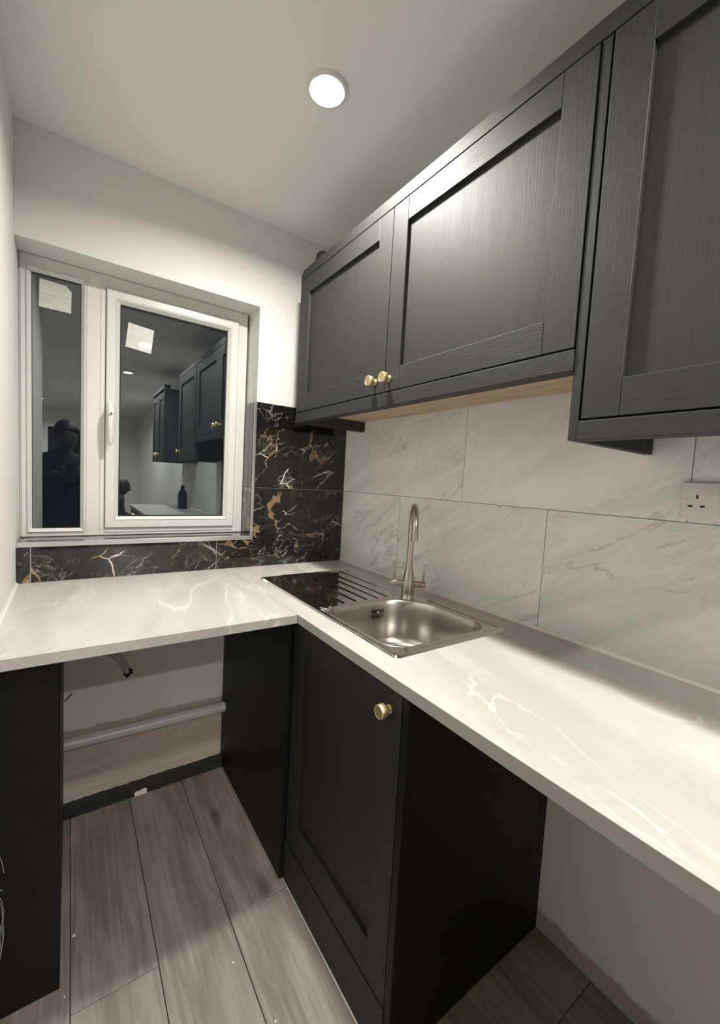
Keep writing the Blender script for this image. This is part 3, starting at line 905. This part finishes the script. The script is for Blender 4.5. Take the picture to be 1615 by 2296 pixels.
# ================================================================== SOCKET
so = empty('wall_socket', (-.004, -1.535, 1.282)); tag(so, 'white double wall socket on the grey tiles at the right edge', 'socket')
bm = bmesh.new(); bbox(bm, -.0100, -.0003, -1.6085, -1.4625, 1.2815, 1.3675, .004, 3)
shade(obj('plate', bm, M['white_plastic'], so), 30)
for oy in (-1.4935, -1.5775):
    for (dy, dz, sy, sz) in ((0, .0115, .0042, .0082), (.0112, -.0095, .0085, .0046), (-.0112, -.0095, .0085, .0046)):
        box('pin_hole', -.0103, -.0097, oy + dy - sy / 2, oy + dy + sy / 2, 1.3225 + dz - sz / 2, 1.3225 + dz + sz / 2, M['gasket'], so)
for oy in (-1.5245, -1.5465):
    bm = bmesh.new(); prism(bm, [(-.0098, 1.336), (-.0135, 1.3375), (-.0112, 1.356), (-.0098, 1.3565)], 'y', oy - .0055, oy + .0055)
    t = bm
    obj('switch', t, M['white_plastic'], so)
for oy in (-1.4725, -1.5985):
    bm = bmesh.new(); lathe(bm, [(.004, 0), (.004, .0015), (.002, .002)], (-.0099, oy, 1.3255), (-1, 0, 0), 16); obj('screw_cap', bm, M['white_plastic'], so)

# ================================================================== DOWNLIGHTS
def downlight(x, y, label, watts=LAMP_WATTS):
    d = empty('ceiling_light', (x, y, ZC - .012)); tag(d, label, 'light', 'round ceiling downlights')
    bm = bmesh.new(); lathe(bm, [(.047, .0115), (.0475, .004), (.050, .001), (.056, .002), (.058, .0115)], (x, y, ZC - .012), (0, 0, 1), 40)
    shade(obj('bezel', bm, M['white_plastic'], d), 30)
    bm = bmesh.new(); lathe(bm, [(.0462, 0), (.0462, .003)], (x, y, ZC - .0105), (0, 0, 1), 40)
    obj('diffuser', bm, M['lamp'], d)
    ld = bpy.data.lights.new('led', 'AREA'); ld.shape = 'DISK'; ld.size = .090
    ld.energy = watts; ld.spread = LAMP_SPREAD; ld.color = LAMP_COLOUR
    lo = bpy.data.objects.new('led', ld); COL.objects.link(lo); lo.parent = d; lo.location = (0, 0, .0008)
downlight(-.569, -.701, 'lit round downlight in the ceiling nearest the window')
downlight(-.626, -2.13, 'lit round downlight mirrored over the label in the glass')
downlight(-.629, -3.45, 'lit round downlight mirrored below the label in the glass', 23.0)
downlight(-.60, -5.23, 'lit downlight third from the window label, mirrored faintly in glass', 26.0)
downlight(-1.6, -6.8, 'added downlight brightening the far end of the room behind', 26.0)  # unseen lamp, added to brighten the far room in the reflection

# ================================================================== PEOPLE (mirrored in the glass)
def skin_mesh(verts, edges, radii, root, sub=2):
    me = bpy.data.meshes.new('tmp_skin'); me.from_pydata(verts, edges, [])
    o = bpy.data.objects.new('tmp_skin', me); COL.objects.link(o)
    md = o.modifiers.new('skin', 'SKIN'); md.use_smooth_shade = True
    for i, v in enumerate(me.skin_vertices[0].data):
        v.radius = radii[i] if isinstance(radii[i], tuple) else (radii[i], radii[i]); v.use_root = (i == root)
    s = o.modifiers.new('sub', 'SUBSURF'); s.levels = sub; s.render_levels = sub
    dg = bpy.context.evaluated_depsgraph_get(); dg.update()
    m2 = bpy.data.meshes.new_from_object(o.evaluated_get(dg))
    bpy.data.objects.remove(o, do_unlink=True)
    return m2
def head_bm(bm, c, fwd, tilt, h=.235):
    """a head with brow, nose, mouth, chin and ears; c = centre"""
    t = bmesh.new(); bmesh.ops.create_uvsphere(t, u_segments=36, v_segments=26, radius=1)
    for v in t.verts:
        x, y, z = v.co                      # y forward
        w_ = .073 * (1 - .20 * max(0, -z) ** 1.5); dpt = .093
        nx_, ny_, nz_ = x * w_, y * dpt, z * h / 2
        if y > 0:
            ny_ *= 1 - .10 * max(0, -z)
            ny_ += .020 * math.exp(-(x / .16) ** 2 - ((z + .12) / .16) ** 2)     # nose
            ny_ += .007 * math.exp(-(x / .6) ** 2 - ((z - .16) / .10) ** 2)      # brow
            ny_ -= .007 * math.exp(-((abs(x) - .38) / .17) ** 2 - ((z - .02) / .09) ** 2)   # sockets
            ny_ += .007 * math.exp(-(x / .28) ** 2 - ((z + .50) / .09) ** 2)     # lips
            ny_ -= .004 * math.exp(-(x / .3) ** 2 - ((z + .50) / .025) ** 2)
            ny_ += .010 * math.exp(-(x / .3) ** 2 - ((z + .86) / .14) ** 2)      # chin
        v.co = (nx_, ny_, nz_)
    for s in (-1, 1):
        e = bmesh.new(); bmesh.ops.create_uvsphere(e, u_segments=12, v_segments=8, radius=1)
        for v in e.verts: v.co = (s * (.074 + v.co.x * .008), -.004 + v.co.y * .017, -.004 + v.co.z * .030)
        merge(t, e)
    rot = Matrix.Rotation(math.atan2(-fwd[0], fwd[1]), 4, 'Z') @ Matrix.Rotation(-tilt, 4, 'X')
    for v in t.verts: v.co = rot @ v.co + Vector(c)
    merge(bm, t)
    return rot
def finger(bm, pts, r0):
    tube(bm, pts, [r0, r0 * .98, r0 * .9, r0 * .82, r0 * .45], 10)
def person(name, label, P, head_c, fwd, tilt, cloth, hands, hair=1.025):
    J, E, RR, root = P
    me = skin_mesh(J, E, RR, root)
    bm = bmesh.new(); bm.from_mesh(me); bpy.data.meshes.remove(me)
    for f in bm.faces: f.material_index = 0
    n0 = len(bm.faces)
    rot = head_bm(bm, head_c, fwd, tilt)
    for hnd in hands: hnd(bm)
    bm.faces.ensure_lookup_table()
    for i, f in enumerate(bm.faces):
        f.material_index = 1 if i >= n0 else 0
    o = obj(name, bm, [cloth, M['skin']], None, True)
    tag(o, label, 'person')
    # hair cap, eyes as children
    hb = bmesh.new(); bmesh.ops.create_uvsphere(hb, u_segments=30, v_segments=22, radius=1)
    for v in hb.verts:
        x, y, z = v.co
        k = hair
        kx = 1.02 + (k - 1.02) * sstep(-.05, .65, z)
        v.co = (x * .077 * kx, y * .097 * (1 + (k - 1) * .4) - .004 - (k - 1) * .04, z * .1175 * (1 + (k - 1) * .6))
    kill = [v for v in hb.verts if v.co.z < .035 + max(0, v.co.y) * .45 - max(0, -v.co.y) * 1.0]
    bmesh.ops.delete(hb, geom=kill, context='VERTS')
    for v in hb.verts: v.co = rot @ v.co + Vector(head_c)
    bmesh.ops.solidify(hb, geom=hb.faces[:], thickness=-.002)
    obj('hair', hb, M['hair'], o, True)
    for s in (-1, 1):
        eb = bmesh.new(); bmesh.ops.create_uvsphere(eb, u_segments=12, v_segments=8, radius=.0100)
        for v in eb.verts: v.co = rot @ (v.co + Vector((s * .030, .077, .004))) + Vector(head_c)
        obj('eye', eb, M['eye'], o, True)
    return o
# photographer: stands behind the camera, both hands on the phone
bx, by = -1.215, -2.13
PC = CAM - cf * .012                  # phone sits just behind the lens
rgt, upv = cr, cu
hl = PC - rgt * .034 - upv * .055 - cf * .022
hr = PC + rgt * .068 - upv * .060 - cf * .022
Jn = [(bx, by, .94), (bx, by + .005, 1.08), (bx, by + .01, 1.22), (bx, by, 1.36), (bx + .005, by + .02, 1.43), (bx + .01, by + .04, 1.475),
      (bx - .17, by - .005, 1.35), (bx - .235, by - .02, 1.10), tuple(hl - rgt * .055 - cf * .06 - upv * .03), tuple(hl - rgt * .012 - cf * .02),
      (bx + .17, by - .005, 1.35), (bx + .245, by - .02, 1.10), tuple(hr + rgt * .05 - cf * .06 - upv * .03), tuple(hr + rgt * .010 - cf * .02),
      (bx - .095, by, .86), (bx - .105, by + .015, .48), (bx - .11, by - .01, .09), (bx - .12, by + .13, .045),
      (bx + .095, by, .86), (bx + .105, by + .02, .48), (bx + .11, by - .005, .09), (bx + .12, by + .135, .045)]
En = [(0, 1), (1, 2), (2, 3), (3, 4), (4, 5), (3, 6), (6, 7), (7, 8), (8, 9), (3, 10), (10, 11), (11, 12), (12, 13), (0, 14), (14, 15), (15, 16), (16, 17), (0, 18), (18, 19), (19, 20), (20, 21)]
Rn = [(.155, .11), (.150, .105), (.165, .115), (.135, .095), (.062, .062), (.055, .055),
      (.070, .070), (.050, .050), (.036, .036), (.028, .028), (.070, .070), (.050, .050), (.036, .036), (.028, .028),
      (.088, .092), (.060, .062), (.046, .048), (.036, .032), (.088, .092), (.060, .062), (.046, .048), (.036, .032)]
def phone_hand(base, side):
    def f(bm):
        # palm
        t = bmesh.new(); bmesh.ops.create_uvsphere(t, u_segments=14, v_segments=10, radius=1)
        for v in t.verts: v.co = Vector(base) + rgt * (v.co.x * .022) + upv * (v.co.y * .042) + cf * (v.co.z * .014)
        merge(bm, t)
        ph_out = PC + rgt * side * .040
        for i, L in enumerate((.066, .074, .070, .056)):      # four fingers wrap the back of the phone
            b0 = Vector(base) + upv * (.036 - i * .020) + rgt * side * .012
            k = L / .074
            q1 = b0 + rgt * side * .016 * k + cf * .002
            q2 = q1 - rgt * side * .014 * k + cf * .0105
            q3 = q2 - rgt * side * .018 * k + cf * .0015
            finger(bm, [b0, q1, (q1 + q2) / 2, q2, q3], .0078 - .0004 * i)
        th0 = Vector(base) + upv * .018 - rgt * side * .010
        finger(bm, [th0, th0 - cf * .010 + upv * .014 - rgt * side * .008, th0 - cf * .006 + upv * .028 - rgt * side * .014, th0 + upv * .038 - rgt * side * .018, th0 + upv * .048 - rgt * side * .021], .0092)
    return f
person('person', 'person in dark clothes photographing, mirrored in the narrow left pane', (Jn, En, Rn, 0),
       (bx + .02, by + .075, 1.560), (.05, 1, 0), .32, M['cloth'], [phone_hand(hl, -1), phone_hand(hr, 1)], 1.25)
bm = bmesh.new()
t = bmesh.new(); bmesh.ops.create_cube(t, size=1)
for v in t.verts:
    v.co = PC + rgt * (v.co.x * .076 + .017) + upv * (v.co.y * .158 - .055) - cf * (v.co.z * .008 + .006)
bmesh.ops.bevel(t, geom=t.edges[:], offset=.003, segments=2, affect='EDGES'); merge(bm, t)
tag(obj('phone', bm, M['phone']), 'black phone held up by the person mirrored in the glass', 'phone')
# second person far behind, seated in profile
qx, qy = -.62, -5.15
chair_z = .42
seat = empty('stool', (qx, qy, 0)); tag(seat, 'low stool under the person seated far behind', 'stool')
bm = bmesh.new(); lathe(bm, [(.15, 0), (.165, .01), (.165, .035), (.15, .045)], (qx, qy, .335), (0, 0, 1), 28); shade(obj('seat', bm, M['oak'], seat), 40)
for a in range(4):
    ang = math.pi / 4 + a * math.pi / 2
    bm = bmesh.new(); tube(bm, [(qx + .16 * math.cos(ang), qy + .16 * math.sin(ang), .0005), (qx + .11 * math.cos(ang), qy + .11 * math.sin(ang), .334)], .014, 10); obj('leg', bm, M['oak'], seat)
Jm = [(qx, qy, .49), (qx + .01, qy, .62), (qx + .03, qy, .76), (qx + .05, qy, .87), (qx + .07, qy, .93), (qx + .085, qy, .965),
      (qx + .04, qy + .17, .86), (qx + .09, qy + .22, .64), (qx + .28, qy + .17, .56), (qx + .33, qy + .15, .55),
      (qx + .04, qy - .17, .86), (qx + .09, qy - .22, .64), (qx + .28, qy - .17, .56), (qx + .33, qy - .15, .55),
      (qx + .03, qy + .10, .47), (qx + .42, qy + .13, .47), (qx + .40, qy + .13, .09), (qx + .53, qy + .14, .045),
      (qx + .03, qy - .10, .47), (qx + .42, qy - .13, .47), (qx + .40, qy - .13, .09), (qx + .53, qy - .14, .045)]
Rm = [(.14, .11), (.14, .11), (.15, .11), (.115, .09), (.055, .055), (.05, .05),
      (.065, .065), (.048, .048), (.036, .036), (.026, .026), (.065, .065), (.048, .048), (.036, .036), (.026, .026),
      (.085, .085), (.062, .062), (.046, .046), (.034, .032), (.085, .085), (.062, .062), (.046, .046), (.034, .032)]
def rest_hand(b0, s):
    def f(bm):
        t = bmesh.new(); bmesh.ops.create_uvsphere(t, u_segments=12, v_segments=8, radius=1)
        b = Vector(b0)
        for v in t.verts: v.co = b + Vector((v.co.x * .045, v.co.y * .040, v.co.z * .016))
        merge(bm, t)
        for i, L in enumerate((.066, .075, .070, .055)):
            s0 = b + Vector((.035, s * (.030 - i * .020), .0)); k = L
            finger(bm, [s0, s0 + Vector((k * .4, 0, -.004)), s0 + Vector((k * .7, 0, -.012)), s0 + Vector((k * .9, 0, -.020)), s0 + Vector((k, 0, -.030))], .0082)
        th = b + Vector((-.005, s * .034, -.002))
        finger(bm, [th, th + Vector((.02, s * .012, -.004)), th + Vector((.035, s * .016, -.008)), th + Vector((.048, s * .016, -.012)), th + Vector((.056, s * .015, -.014))], .009)
    return f
person('person', 'person in brown seated in profile far behind, mirrored at sash corner', (Jm, En, Rm, 0),
       (qx + .11, qy, 1.045), (1, 0, 0), .25, M['cloth2'], [rest_hand((qx + .365, qy + .145, .545), 1), rest_hand((qx + .365, qy - .145, .545), -1)])
